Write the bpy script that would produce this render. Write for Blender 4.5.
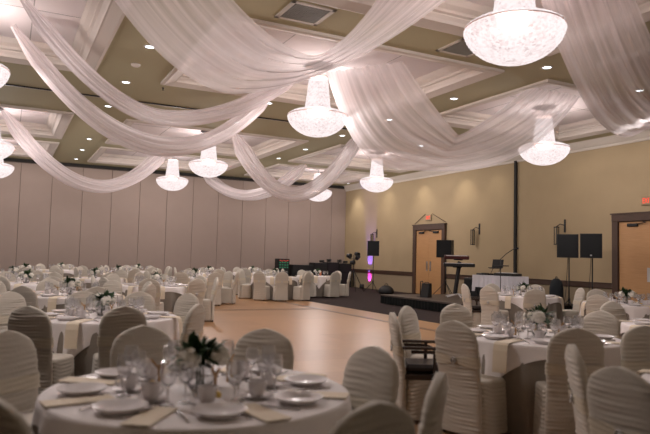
import bpy, math, random
import numpy as np
from mathutils import Vector, Matrix

# ------------------------------------------------------------------ clear, camera, world, exposure
for o in list(bpy.data.objects): bpy.data.objects.remove(o)
sc = bpy.context.scene
COL = sc.collection
PI = math.pi; sin = math.sin; cos = math.cos
R_ = random.Random(7)

cam_d = bpy.data.cameras.new('camera'); cam = bpy.data.objects.new('camera', cam_d); COL.objects.link(cam)
sc.camera = cam
cam_d.sensor_width = 36; cam_d.sensor_fit = 'HORIZONTAL'; cam_d.lens = 35.0; cam_d.clip_end = 200; cam_d.clip_start = .05
_rx = Vector((0.89201451, -0.45125049, 0.02613642)); _uy = Vector((-0.05241379, -0.04583013, 0.99757325)); _fz = Vector((0.44895759, 0.89121972, 0.06453289))
m = Matrix.Identity(4)
for i in range(3): m[i][0] = _rx[i]; m[i][1] = _uy[i]; m[i][2] = -_fz[i]
m[2][3] = 1.46
cam.matrix_world = m
cam_d.dof.use_dof = True; cam_d.dof.focus_distance = 17.0; cam_d.dof.aperture_fstop = 1.9

w = bpy.data.worlds.new('World'); sc.world = w; w.use_nodes = True
w.node_tree.nodes['Background'].inputs[0].default_value = (.95, .85, .80, 1)
w.node_tree.nodes['Background'].inputs[1].default_value = .03
vs = sc.view_settings
vs.view_transform = 'Standard'; vs.look = 'None'; vs.gamma = 1; vs.use_curve_mapping = False; vs.exposure = 0.9
P_CHAND = 480.0      # power of the bulbs inside one chandelier
P_DOWN = 26.0        # recessed downlight
P_WASH = 40.0        # wall washers

# ------------------------------------------------------------------ materials
MATS = {}
def mat(name, col, rough=.7, metal=0, spec=.3, emit=None, estr=0, noise=None, bump=None, trans=0, alpha=None, ior=1.45, sheen=0, var=0):
    if name in MATS: return MATS[name]
    M = bpy.data.materials.new(name); M.use_nodes = True; nt = M.node_tree; b = nt.nodes['Principled BSDF']
    b.inputs['Base Color'].default_value = (*col, 1); b.inputs['Roughness'].default_value = rough
    b.inputs['Metallic'].default_value = metal; b.inputs['Specular IOR Level'].default_value = spec
    b.inputs['IOR'].default_value = ior; b.inputs['Transmission Weight'].default_value = trans
    if sheen: b.inputs['Sheen Weight'].default_value = sheen
    if emit: b.inputs['Emission Color'].default_value = (*emit, 1); b.inputs['Emission Strength'].default_value = estr
    if alpha is not None: b.inputs['Alpha'].default_value = alpha
    tc = nt.nodes.new('ShaderNodeTexCoord')
    if noise:      # (scale, amount)
        n = nt.nodes.new('ShaderNodeTexNoise'); n.inputs['Scale'].default_value = noise[0]; n.inputs['Detail'].default_value = 4
        nt.links.new(tc.outputs['Object'], n.inputs['Vector'])
        mx = nt.nodes.new('ShaderNodeMix'); mx.data_type = 'RGBA'
        mx.inputs[6].default_value = (*[c*(1-noise[1]) for c in col], 1); mx.inputs[7].default_value = (*[min(1, c*(1+noise[1])) for c in col], 1)
        nt.links.new(n.outputs['Fac'], mx.inputs[0]); nt.links.new(mx.outputs[2], b.inputs['Base Color'])
    if bump:       # (scale, strength)
        n = nt.nodes.new('ShaderNodeTexNoise'); n.inputs['Scale'].default_value = bump[0]; n.inputs['Detail'].default_value = 3
        nt.links.new(tc.outputs['Object'], n.inputs['Vector'])
        bp = nt.nodes.new('ShaderNodeBump'); bp.inputs['Strength'].default_value = bump[1]; bp.inputs['Distance'].default_value = .01
        nt.links.new(n.outputs['Fac'], bp.inputs['Height']); nt.links.new(bp.outputs[0], b.inputs['Normal'])
    MATS[name] = M
    return M

M_COVER = mat('cover_fabric', (.57, .525, .455), .75, spec=.2, bump=(60, .2), sheen=.3)
M_SASH = mat('sash_fabric', (.64, .58, .47), .6, spec=.3, bump=(90, .2))
M_LINEN = mat('white_linen', (.88, .83, .82), .8, spec=.15, bump=(80, .15), sheen=.2)
M_BASE = mat('taupe_cloth', (.27, .235, .20), .85, spec=.1, bump=(60, .2))
M_NAPKIN = mat('ivory_napkin', (.80, .70, .56), .8, spec=.15, bump=(90, .15))
M_CHINA = mat('white_china', (.78, .74, .74), .25, spec=.5)
M_GLASS = mat('clear_glass', (.95, .95, .96), .05, spec=.5, trans=.92, ior=1.35)
M_STEEL = mat('cutlery_steel', (.55, .53, .52), .25, metal=1)
M_DARKWOOD = mat('dark_wood', (.045, .028, .022), .35, spec=.5)
M_SEATPAD = mat('dark_vinyl', (.03, .022, .02), .4, spec=.4)
M_BLACK = mat('black_plastic', (.018, .018, .019), .5, spec=.4)
M_BLACKCLOTH = mat('black_drape', (.014, .015, .015), .9, spec=.1)
M_GRILLE = mat('speaker_grille', (.012, .013, .014), .7, spec=.3, bump=(300, .5))
M_SILVER = mat('silver_metal', (.6, .6, .6), .3, metal=1)
M_GOLD = mat('gold_tan', (.45, .27, .12), .5, spec=.4)
M_AMBER = mat('lemon_yellow', (.75, .52, .12), .6)
M_PETAL = mat('white_petals', (.92, .88, .80), .8, spec=.1, noise=(30, .05))
M_LEAF = mat('green_leaves', (.035, .075, .03), .6, spec=.3, noise=(20, .3))
M_WALLTAN = mat('tan_wallcovering', (.42, .325, .20), .75, spec=.15, noise=(2.2, .04), bump=(40, .15))
M_WAINSCOT = mat('tan_wainscot', (.33, .26, .17), .75, spec=.15, noise=(2.2, .04))
M_PANEL = mat('partition_fabric', (.365, .29, .25), .85, spec=.1, noise=(3, .03), bump=(60, .15))
M_DARKGAP = mat('dark_gap', (.03, .028, .026), .8)
M_OLIVE = mat('olive_ceiling_paint', (.50, .455, .30), .8, spec=.1)
M_TRIM = mat('cornice_paint', (.72, .65, .59), .6, spec=.2)
M_COFFER = mat('coffer_white', (.86, .80, .80), .8, spec=.1)
M_CROWN = mat('crown_paint', (.62, .56, .49), .6, spec=.2)
M_RAIL = mat('walnut_trim', (.075, .042, .028), .45, spec=.4, noise=(8, .2))
M_CARPET = mat('dark_carpet', (.055, .042, .040), .95, spec=.05, noise=(30, .3), bump=(120, .5))
M_STAGE = mat('stage_top', (.07, .052, .042), .45, spec=.4)
M_DOWN = mat('downlight_lens', (1, 1, 1), .5, emit=(.86, .92, 1), estr=4)
M_EXIT = mat('exit_red', (.8, .05, .03), .5, emit=(1, .08, .05), estr=.4)
M_EXITBOX = mat('exit_case', (.34, .27, .16), .5)
M_ORANGE = mat('orange_candle', (.8, .30, .16), .5)

def wood_mat(name, c1, c2, scale, axis_rot, rough, plank=None):
    M = bpy.data.materials.new(name); M.use_nodes = True; nt = M.node_tree; b = nt.nodes['Principled BSDF']
    tc = nt.nodes.new('ShaderNodeTexCoord'); mp = nt.nodes.new('ShaderNodeMapping')
    mp.inputs['Rotation'].default_value = axis_rot
    nt.links.new(tc.outputs['Object'], mp.inputs[0])
    n = nt.nodes.new('ShaderNodeTexNoise'); n.inputs['Scale'].default_value = scale[0]; n.inputs['Detail'].default_value = 5
    mp2 = nt.nodes.new('ShaderNodeMapping'); mp2.inputs['Scale'].default_value = (1, scale[1], 1)
    nt.links.new(mp.outputs[0], mp2.inputs[0]); nt.links.new(mp2.outputs[0], n.inputs['Vector'])
    mx = nt.nodes.new('ShaderNodeMix'); mx.data_type = 'RGBA'; mx.inputs[6].default_value = (*c1, 1); mx.inputs[7].default_value = (*c2, 1)
    nt.links.new(n.outputs['Fac'], mx.inputs[0]); last = mx.outputs[2]
    if plank:
        br = nt.nodes.new('ShaderNodeTexBrick'); nt.links.new(mp.outputs[0], br.inputs['Vector'])
        br.inputs['Scale'].default_value = 1; br.inputs['Brick Width'].default_value = plank[0]; br.inputs['Row Height'].default_value = plank[1]
        br.inputs['Mortar Size'].default_value = .002; br.inputs['Color1'].default_value = (1, 1, 1, 1); br.inputs['Color2'].default_value = (.86, .84, .82, 1); br.inputs['Mortar'].default_value = (.55, .5, .45, 1)
        ml = nt.nodes.new('ShaderNodeMix'); ml.data_type = 'RGBA'; ml.blend_type = 'MULTIPLY'; ml.inputs[0].default_value = 1
        nt.links.new(last, ml.inputs[6]); nt.links.new(br.outputs['Color'], ml.inputs[7]); last = ml.outputs[2]
    nt.links.new(last, b.inputs['Base Color']); b.inputs['Roughness'].default_value = rough; b.inputs['Specular IOR Level'].default_value = .4
    MATS[name] = M
    return M
M_FLOORWOOD = wood_mat('maple_floor', (.39, .215, .10), (.48, .275, .138), (1.6, 8), (0, 0, 0), .36, (.9, .9))
M_STRIP = wood_mat('walnut_strip', (.13, .07, .045), (.20, .11, .07), (3, 6), (0, 0, 0), .3)
M_DOORWOOD = wood_mat('oak_door', (.42, .22, .09), (.55, .31, .14), (3, 14), (PI/2, 0, 0), .45)

def sheer_mat():
    M = bpy.data.materials.new('sheer_voile'); M.use_nodes = True; nt = M.node_tree; nt.nodes.clear()
    out = nt.nodes.new('ShaderNodeOutputMaterial'); uv = nt.nodes.new('ShaderNodeUVMap')
    mp = nt.nodes.new('ShaderNodeMapping'); mp.inputs['Scale'].default_value = (1.0, 15, 1); nt.links.new(uv.outputs[0], mp.inputs[0])
    n = nt.nodes.new('ShaderNodeTexNoise'); n.inputs['Scale'].default_value = 1; n.inputs['Detail'].default_value = 3; nt.links.new(mp.outputs[0], n.inputs['Vector'])
    mr = nt.nodes.new('ShaderNodeMapRange'); mr.inputs[1].default_value = .3; mr.inputs[2].default_value = .75; mr.inputs[3].default_value = .36; mr.inputs[4].default_value = .82
    nt.links.new(n.outputs['Fac'], mr.inputs[0])
    # a sheet seen at a grazing angle has more threads in the way, like real voile
    lw = nt.nodes.new('ShaderNodeLayerWeight'); lw.inputs[0].default_value = .35
    ad = nt.nodes.new('ShaderNodeMath'); ad.operation = 'MULTIPLY_ADD'; ad.use_clamp = True; ad.inputs[1].default_value = .35
    nt.links.new(lw.outputs['Facing'], ad.inputs[0]); nt.links.new(mr.outputs[0], ad.inputs[2])
    tr = nt.nodes.new('ShaderNodeBsdfTransparent'); df = nt.nodes.new('ShaderNodeBsdfDiffuse'); tl = nt.nodes.new('ShaderNodeBsdfTranslucent')
    df.inputs[0].default_value = (.90, .83, .84, 1); tl.inputs[0].default_value = (.90, .83, .84, 1)
    m1 = nt.nodes.new('ShaderNodeMixShader'); m1.inputs[0].default_value = .5; nt.links.new(df.outputs[0], m1.inputs[1]); nt.links.new(tl.outputs[0], m1.inputs[2])
    m2 = nt.nodes.new('ShaderNodeMixShader'); nt.links.new(ad.outputs[0], m2.inputs[0]); nt.links.new(tr.outputs[0], m2.inputs[1]); nt.links.new(m1.outputs[0], m2.inputs[2])
    nt.links.new(m2.outputs[0], out.inputs[0])
    return M
M_SHEER = sheer_mat()

def crystal_mat():
    M = bpy.data.materials.new('lit_crystal_beads'); M.use_nodes = True; nt = M.node_tree; nt.nodes.clear()
    out = nt.nodes.new('ShaderNodeOutputMaterial'); tc = nt.nodes.new('ShaderNodeTexCoord')
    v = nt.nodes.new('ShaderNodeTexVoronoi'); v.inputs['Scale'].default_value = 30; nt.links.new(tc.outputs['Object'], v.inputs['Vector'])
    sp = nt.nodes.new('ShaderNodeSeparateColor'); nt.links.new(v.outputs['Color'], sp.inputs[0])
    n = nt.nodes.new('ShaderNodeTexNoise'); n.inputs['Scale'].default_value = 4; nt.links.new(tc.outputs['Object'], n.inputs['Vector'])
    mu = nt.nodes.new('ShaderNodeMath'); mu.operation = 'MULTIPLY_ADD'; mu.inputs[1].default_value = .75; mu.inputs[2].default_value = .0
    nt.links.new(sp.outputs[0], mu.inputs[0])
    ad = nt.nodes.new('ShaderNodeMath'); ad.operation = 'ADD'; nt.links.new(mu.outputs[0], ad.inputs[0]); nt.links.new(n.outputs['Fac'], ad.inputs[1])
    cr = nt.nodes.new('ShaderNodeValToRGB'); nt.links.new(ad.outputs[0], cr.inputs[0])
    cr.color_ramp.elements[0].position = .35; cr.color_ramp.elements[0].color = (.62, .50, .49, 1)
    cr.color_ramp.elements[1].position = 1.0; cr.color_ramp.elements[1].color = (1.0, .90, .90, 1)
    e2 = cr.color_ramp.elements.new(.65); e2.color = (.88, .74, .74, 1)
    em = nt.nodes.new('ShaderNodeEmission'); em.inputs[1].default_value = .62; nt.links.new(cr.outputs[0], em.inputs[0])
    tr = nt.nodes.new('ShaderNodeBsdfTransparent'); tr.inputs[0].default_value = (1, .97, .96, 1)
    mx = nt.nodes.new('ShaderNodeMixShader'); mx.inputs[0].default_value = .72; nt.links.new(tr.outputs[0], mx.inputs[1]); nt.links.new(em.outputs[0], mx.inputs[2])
    nt.links.new(mx.outputs[0], out.inputs[0])
    return M
M_CRYSTAL = crystal_mat()

# ------------------------------------------------------------------ mesh helpers
class MB:
    def __init__(s): s.v = []; s.f = []; s.uv = None
    def add(s, V, Fc):
        k = len(s.v); s.v += [tuple(map(float, p)) for p in V]; s.f += [tuple(i+k for i in f) for f in Fc]; return s
    def box(s, c, d, rz=0, bev=0, rot=None):
        x, y, z = d[0]/2, d[1]/2, d[2]/2
        if bev and bev < min(x, y, z)*.95:
            b = bev; V = []; idx = {}
            # chamfered box
            for sx in (-1, 1):
                for sy in (-1, 1):
                    for sz in (-1, 1):
                        for a in range(3):
                            p = [sx*(x-b), sy*(y-b), sz*(z-b)]; p[a] = (sx*x, sy*y, sz*z)[a]
                            idx[(sx, sy, sz, a)] = len(V); V.append(p)
            Fc = []
            for a in range(3):
                o1, o2 = [(1, 2), (0, 2), (0, 1)][a]
                for sg in (-1, 1):
                    q = []
                    for u, vv in ((-1, -1), (1, -1), (1, 1), (-1, 1)):
                        t = [0, 0, 0]; t[a] = sg; t[o1] = u; t[o2] = vv; q.append(idx[(*t, a)])
                    Fc.append(q)
            for a in range(3):
                o1, o2 = [(1, 2), (0, 2), (0, 1)][a]
                for u in (-1, 1):
                    for vv in (-1, 1):
                        t0 = [0]*3; t0[o1] = u; t0[o2] = vv; t0[a] = -1; t1 = list(t0); t1[a] = 1
                        Fc.append([idx[(*t0, o1)], idx[(*t1, o1)], idx[(*t1, o2)], idx[(*t0, o2)]])
            for sx in (-1, 1):
                for sy in (-1, 1):
                    for sz in (-1, 1): Fc.append([idx[(sx, sy, sz, a)] for a in range(3)])
        else:
            V = [(sx*x, sy*y, sz*z) for sx in (-1, 1) for sy in (-1, 1) for sz in (-1, 1)]
            Fc = [(0, 1, 3, 2), (4, 6, 7, 5), (0, 4, 5, 1), (2, 3, 7, 6), (0, 2, 6, 4), (1, 5, 7, 3)]
        M = rot if rot is not None else Matrix.Rotation(rz, 3, 'Z')
        V = [tuple(M @ Vector(p) + Vector(c)) for p in V]
        return s.add(V, Fc)
    def lathe(s, prof, c=(0, 0, 0), n=24, fn=None):
        V = []; Fc = []
        for i, (r, z) in enumerate(prof):
            for j in range(n):
                a = 2*PI*j/n; rr = r if fn is None else fn(r, z, a, i)
                V.append((c[0]+rr*cos(a), c[1]+rr*sin(a), c[2]+z))
        for i in range(len(prof)-1):
            for j in range(n):
                k = (j+1) % n; Fc.append((i*n+j, i*n+k, (i+1)*n+k, (i+1)*n+j))
        if prof[0][0] > 1e-4: Fc.append(tuple(range(n-1, -1, -1)))
        if prof[-1][0] > 1e-4: Fc.append(tuple(range((len(prof)-1)*n, len(prof)*n)))
        return s.add(V, Fc)
    def tube(s, pts, r, n=8):
        pts = [Vector(p) for p in pts]; V = []; Fc = []
        rs = r if isinstance(r, (list, tuple)) else [r]*len(pts)
        up = Vector((0, 0, 1)); t0 = (pts[1]-pts[0]).normalized()
        if abs(t0.dot(up)) > .95: up = Vector((1, 0, 0))
        nrm = (up - t0*up.dot(t0)).normalized()
        for i, p in enumerate(pts):
            t = (pts[min(i+1, len(pts)-1)]-pts[max(i-1, 0)]).normalized()
            nrm = (nrm - t*nrm.dot(t)).normalized(); bn = t.cross(nrm)
            for j in range(n):
                a = 2*PI*j/n; V.append(tuple(p+nrm*cos(a)*rs[i]+bn*sin(a)*rs[i]))
        for i in range(len(pts)-1):
            for j in range(n):
                k = (j+1) % n; Fc.append((i*n+j, i*n+k, (i+1)*n+k, (i+1)*n+j))
        Fc.append(tuple(range(n-1, -1, -1))); Fc.append(tuple(range((len(pts)-1)*n, len(pts)*n)))
        return s.add(V, Fc)
    def grid(s, fn, nu, nv, closed=False):
        V = []; Fc = []
        for i in range(nu):
            for j in range(nv): V.append(fn(i/(nu-1), j/(nv-1)))
        for i in range(nu-1):
            for j in range(nv-1): Fc.append((i*nv+j, (i+1)*nv+j, (i+1)*nv+j+1, i*nv+j+1))
        return s.add(V, Fc)
    def mesh(s, name, mt, smooth=True):
        me = bpy.data.meshes.new(name); me.from_pydata(s.v, [], s.f); me.validate(); me.update()
        me.materials.append(mt)
        if smooth: me.polygons.foreach_set('use_smooth', [True]*len(me.polygons))
        return me

def fixn(me):
    import bmesh
    b = bmesh.new(); b.from_mesh(me); bmesh.ops.recalc_face_normals(b, faces=b.faces); b.to_mesh(me); b.free()

def ob(name, mb, mt, parent=None, smooth=False, loc=(0, 0, 0), rz=0, label=None, auto=None, solid=0):
    me = mb if isinstance(mb, bpy.types.Mesh) else mb.mesh(name, mt, smooth)
    if not isinstance(mb, bpy.types.Mesh): fixn(me)
    if smooth and auto: me.set_sharp_from_angle(angle=math.radians(auto))
    o = bpy.data.objects.new(name, me); COL.objects.link(o); o.location = loc; o.rotation_euler = (0, 0, rz)
    if parent: o.parent = parent
    if label: o['label'] = label
    if solid:
        md = o.modifiers.new('thickness', 'SOLIDIFY'); md.thickness = solid; md.offset = 0
    return o
def tag(o, label, cat, group=None):
    o['label'] = label; o['category'] = cat
    if group: o['group'] = group
    return o
def thing(name, label, cat, loc=(0, 0, 0), rz=0, group=None):
    o = bpy.data.objects.new(name, None); COL.objects.link(o); o.location = loc; o.rotation_euler = (0, 0, rz); o.empty_display_size = .1
    return tag(o, label, cat, group)
def struct(name, mb, mt, smooth=False, **k):
    o = ob(name, mb, mt, smooth=smooth, **k); o['kind'] = 'structure'; return o
def dup(root, loc, rz, label, group=None):
    r = root.copy(); COL.objects.link(r); r.location = loc; r.rotation_euler = (0, 0, rz); r['label'] = label
    if group: r['group'] = group
    for ch in list(root.children):
        c = ch.copy(); COL.objects.link(c); c.parent = r
        for g in list(ch.children):
            d = g.copy(); COL.objects.link(d); d.parent = c
    return r
class Proto:      # first placement uses the prototype itself, the rest copy it
    def __init__(s, maker): s.maker = maker; s.root = None
    def put(s, loc, rz, label, group):
        if s.root is None:
            s.root = s.maker(); s.root.location = loc; s.root.rotation_euler = (0, 0, rz); s.root['label'] = label; s.root['group'] = group
            return s.root
        return dup(s.root, loc, rz, label, group)

# ------------------------------------------------------------------ room shell
WX, WY, CZ, CC = 16.2, 29.7, 5.33, 5.64
X0, Y0 = -7.0, -5.0
struct('floor', MB().box(((X0+WX)/2, (Y0+WY)/2, -.06), (WX-X0+.6, WY-Y0+.6, .1)), M_CARPET)
f = MB().box((5.5, 12.2, .003), (7.1, 20.4, .024))
struct('floor_dance', f, M_FLOORWOOD)
s = MB()
for x in (3.04, 8.03): s.box((x, 12.2, .0165), (.17, 17.0, .003))
for y in (16.05, 16.3): s.box((5.53, y, .0166), (4.8, .07, .003))
struct('trim_dance_floor_inlay', s, M_STRIP)
s = MB()
for x in (1.93, 9.07): s.box((x, 12.2, .004), (.06, 20.4, .026))
struct('trim_dance_floor_edge', s, M_DARKGAP)

# right wall: two planes of wallcovering with a dark pilaster seam between them
struct('wall_right', MB().box((WX+.1, (Y0+WY)/2, 2.95), (.2, WY-Y0+.6, 5.9)), M_WALLTAN)
struct('wall_left', MB().box((X0-.1, (Y0+WY)/2, 2.95), (.2, WY-Y0+.6, 5.9)), M_PANEL)
struct('wall_front', MB().box(((X0+WX)/2, Y0-.1, 2.95), (WX-X0+.6, .2, 5.9)), M_WALLTAN)
bk = MB(); seams = [.43+1.243*i for i in range(-6, 13)]
edges = [X0]+[x for x in seams if X0 < x < WX-.5]+[WX]
for a, b in zip(edges[:-1], edges[1:]): bk.box(((a+b)/2, WY+.05, 2.58), (b-a-.014, .1, 5.16), bev=.006)
struct('wall_back', bk, M_PANEL)
struct('wall_back_core', MB().box(((X0+WX)/2, WY+.15, 2.95), (WX-X0+.6, .14, 5.9)), mat('panel_gap', (.14, .11, .095), .9))
struct('trim_partition_head', MB().box(((X0+WX)/2, WY-.02, 5.25), (WX-X0, .14, .10)), M_DARKGAP)
# crown molding on right wall
prof = [(0, 5.05), (.04, 5.05), (.05, 5.12), (.10, 5.16), (.18, 5.26), (.22, 5.33), (.24, 5.40), (0, 5.40)]
cm = MB(); V = [(WX-a, y, z) for y in (Y0, WY) for a, z in prof]; n = len(prof)
cm.add(V, [(i, (i+1) % n, n+(i+1) % n, n+i) for i in range(n)]+[tuple(range(n)), tuple(range(2*n-1, n-1, -1))])
struct('trim_crown', cm, M_CROWN)
# doors along right wall: (y centre, width, top)
DOORS = [(22.11, 2.28, 3.02), (11.65, 2.6, 3.0)]
def spans(y0, y1):
    out = []; cur = y0
    for c, wd, _ in sorted(DOORS):
        out.append((cur, c-wd/2)); cur = c+wd/2
    out.append((cur, y1)); return out
r = MB(); bb = MB(); wn = MB()
for a, b in spans(Y0, WY):
    r.box((WX-.025, (a+b)/2, .84), (.05, b-a, .16), bev=.012)
    r.box((WX-.035, (a+b)/2, .925), (.07, b-a, .02))
    bb.box((WX-.012, (a+b)/2, .06), (.024, b-a, .12))
    wn.box((WX-.004, (a+b)/2, .44), (.008, b-a, .64))
struct('trim_chair_rail', r, M_RAIL); struct('baseboard_right', bb, M_WAINSCOT); struct('trim_wainscot', wn, M_WAINSCOT)
struct('trim_wall_track', MB().box((WX-.04, 17.0, 3.05), (.08, .10, 4.1)), M_DARKGAP)

for k, (yc, wd, top) in enumerate(DOORS):
    fr = MB()
    for sgn in (-1, 1): fr.box((WX-.06, yc+sgn*(wd/2-.11), top/2), (.12, .22, top), bev=.02)
    fr.box((WX-.065, yc, top-.13), (.13, wd, .26), bev=.02)
    fr.box((WX-.075, yc, top-.02), (.15, wd+.04, .04))
    root = struct('door_%d' % (k+1), fr, M_RAIL)
    iw = wd-.44
    for sgn in (-1, 1):
        lf = ob('door_leaf', MB().box((WX-.03, yc+sgn*iw/4, (top-.26)/2+.01), (.06, iw/2-.008, top-.28), bev=.004), M_DOORWOOD, root)
        ob('door_closer', MB().box((WX-.09, yc+sgn*iw*.28, top-.36), (.07, .34, .09), bev=.012).tube([(WX-.09, yc+sgn*iw*.2, top-.33), (WX-.16, yc+sgn*iw*.06, top-.30), (WX-.11, yc+sgn*iw*.12, top-.27)], .012), M_BLACK, root)
        ob('push_plate', MB().box((WX-.062, yc+sgn*.12, 1.22), (.008, .10, .40), bev=.002), M_SILVER, lf)

# ceiling ---------------------------------------------------------------
XC = [(-2.6, 1.50), (2.97, 8.75), (10.0, 15.3)]
YC = [(2.9, 8.37), (9.60, 14.26), (18.80, 23.2), (24.3, 28.45)]
cl = MB(); xs = [X0-.2]; [xs.extend(a) for a in XC]; xs.append(WX+.2); ys = [Y0-.2]; [ys.extend(a) for a in YC]; ys.append(WY+.25)
for i in range(len(xs)-1):
    for j in range(len(ys)-1):
        if i % 2 == 1 and j % 2 == 1: continue
        cl.box(((xs[i]+xs[i+1])/2, (ys[j]+ys[j+1])/2, CZ+.03), (xs[i+1]-xs[i], ys[j+1]-ys[j], .06))
struct('ceiling', cl, M_OLIVE)
cp = MB(); fm = MB(); jn = MB()
PR = [(-.03, CZ+.01), (-.03, CZ-.05), (.03, CZ-.07), (.22, CZ-.02), (.25, CZ-.02), (.27, CZ+.03), (.31, CZ+.08), (.31, CZ+.10), (.36, CZ+.12), (.36, CZ+.17), (.44, CZ+.22), (.50, CC+.0)]
PR2 = [(-.03, CZ+.01), (.51, CC+.01)]
for (xa, xb) in XC:
    for (ya, yb) in YC:
        cp.box(((xa+xb)/2, (ya+yb)/2, CC+.03), (xb-xa, yb-ya, .05))
        V = []
        for d, z in PR: V += [(xa+d, ya+d, z), (xb-d, ya+d, z), (xb-d, yb-d, z), (xa+d, yb-d, z)]
        fm.add(V, [(i*4+j, i*4+(j+1) % 4, i*4+4+(j+1) % 4, i*4+4+j) for i in range(len(PR)-1) for j in range(4)])
        nx = 4
        for q in range(1, nx): jn.box((xa+.5+(xb-xa-1)*q/nx, (ya+yb)/2, CC+.004), (.02, yb-ya-1.0, .006))
        jn.box(((xa+xb)/2, (ya+yb)/2, CC+.0035), (xb-xa-1.0, .02, .006))
struct('ceiling_coffer_panels', cp, M_COFFER); struct('trim_coffer_cornice', fm, M_TRIM)
struct('trim_coffer_joints', jn, mat('joint_grey', (.45, .42, .41), .8))
tk = MB().box((4.6, 16.4, CZ-.012), (23.0, .05, .03)); struct('trim_ceiling_track', tk, M_DARKGAP)
struct('trim_ceiling_track_edge', MB().box((4.6, 16.45, CZ-.012), (23.0, .05, .025)), mat('track_aluminium', (.6, .55, .5), .4))

# ceiling fixtures ---------------------------------------------------------
def downlight_proto():
    t = thing('recessed_downlight', '', 'ceiling light')
    ob('trim_ring', MB().lathe([(.11, -.001), (.115, -.012), (.085, -.018), (.08, -.004)], n=24), M_CROWN, t, True)
    ob('lens', MB().lathe([(.001, -.008), (.08, -.008), (.08, -.002), (.001, -.002)], n=20), M_DOWN, t, True)
    return t
DL = Proto(downlight_proto)
def spotlight(name, loc, target, power, col, size, blend=.6, rad=.05):
    l = bpy.data.lights.new(name, 'SPOT'); l.energy = power; l.color = col; l.spot_size = size; l.spot_blend = blend; l.shadow_soft_size = rad
    o = bpy.data.objects.new(name, l); COL.objects.link(o); o.location = loc
    o.rotation_euler = (Vector(target)-Vector(loc)).to_track_quat('-Z', 'Y').to_euler(); return o
dls = [(2.22, 11.9), (2.25, 14.7), (2.24, 17.4), (2.38, 22.9), (2.42, 25.5), (2.46, 28.2), (5.75, 14.75), (5.8, 17.4), (9.35, 9.0), (9.35, 11.9), (9.3, 14.65), (9.3, 17.4), (9.42, 20.4), (9.42, 22.9), (9.4, 28.4 if False else 25.6), (12.3, 9.15), (12.35, 17.45), (15.6, 28.4)]
rowname = {2.2: 'left soffit strip', 5.8: 'middle cross strip', 9.3: 'centre soffit strip', 12.3: 'right cross strip', 15.6: 'strip above tan wall'}
ordn = ['nearest', 'second nearest', 'third nearest', 'fourth nearest', 'fifth nearest', 'sixth nearest', 'seventh nearest']
cnt = {}
for x, y in dls:
    key = min(rowname, key=lambda q: abs(q-x)); i = cnt.get(key, 0); cnt[key] = i+1
    d = DL.put((x, y, CZ), 0, 'small round white recessed downlight, %s one in the %s' % (ordn[i], rowname[key]), 'recessed ceiling downlights')
    spotlight('downlight_lamp', (x, y, CZ-.05), (x, y, 0), P_DOWN, (1, .95, .92), 1.5)

def vent(loc, rz, label):
    t = thing('ceiling_vent', label, 'vent', loc, rz, 'ceiling air vents')
    fr = MB(); a = .34
    for s_ in (-1, 1): fr.box((s_*a, 0, -.012), (.07, 2*a+.07, .022), bev=.005); fr.box((0, s_*a, -.012), (2*a+.07, .07, .022), bev=.005)
    ob('vent_frame', fr, M_CROWN, t)
    g = MB()
    for i in range(-8, 9): g.box((i*.037, 0, -.01), (.008, 2*a-.06, .012)); g.box((0, i*.037, -.0102), (2*a-.06, .008, .012))
    ob('grille', g, mat('grille_grey', (.30, .28, .24), .6), t)
    ob('backing', MB().box((0, 0, -.001), (2*a, 2*a, .004)), M_DARKGAP, t)
vent((4.05, 8.93, CZ), .0, 'square ceiling air vent in front of the centre coffer, fully in view')
vent((7.25, 8.93, CZ), .0, 'square ceiling air vent half hidden behind the nearest chandelier')
sd = ob('smoke_detector', MB().lathe([(.001, -.05), (.06, -.05), (.09, -.03), (.10, 0), (.001, 0)], n=20), M_TRIM, smooth=True, loc=(2.2, 13.2, CZ))
tag(sd, 'small round smoke detector between the two nearest left downlights', 'smoke detector')
sp_ = MB().lathe([(.03, 0), (.03, -.01), (.01, -.015), (.01, -.05), (.03, -.055), (.001, -.058)], n=12)
tag(ob('fire_sprinkler', sp_, M_BLACK, smooth=True, loc=(3.1, 14.75, CZ)), 'tiny dark sprinkler head beyond the centre coffer corner', 'sprinkler')

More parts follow.
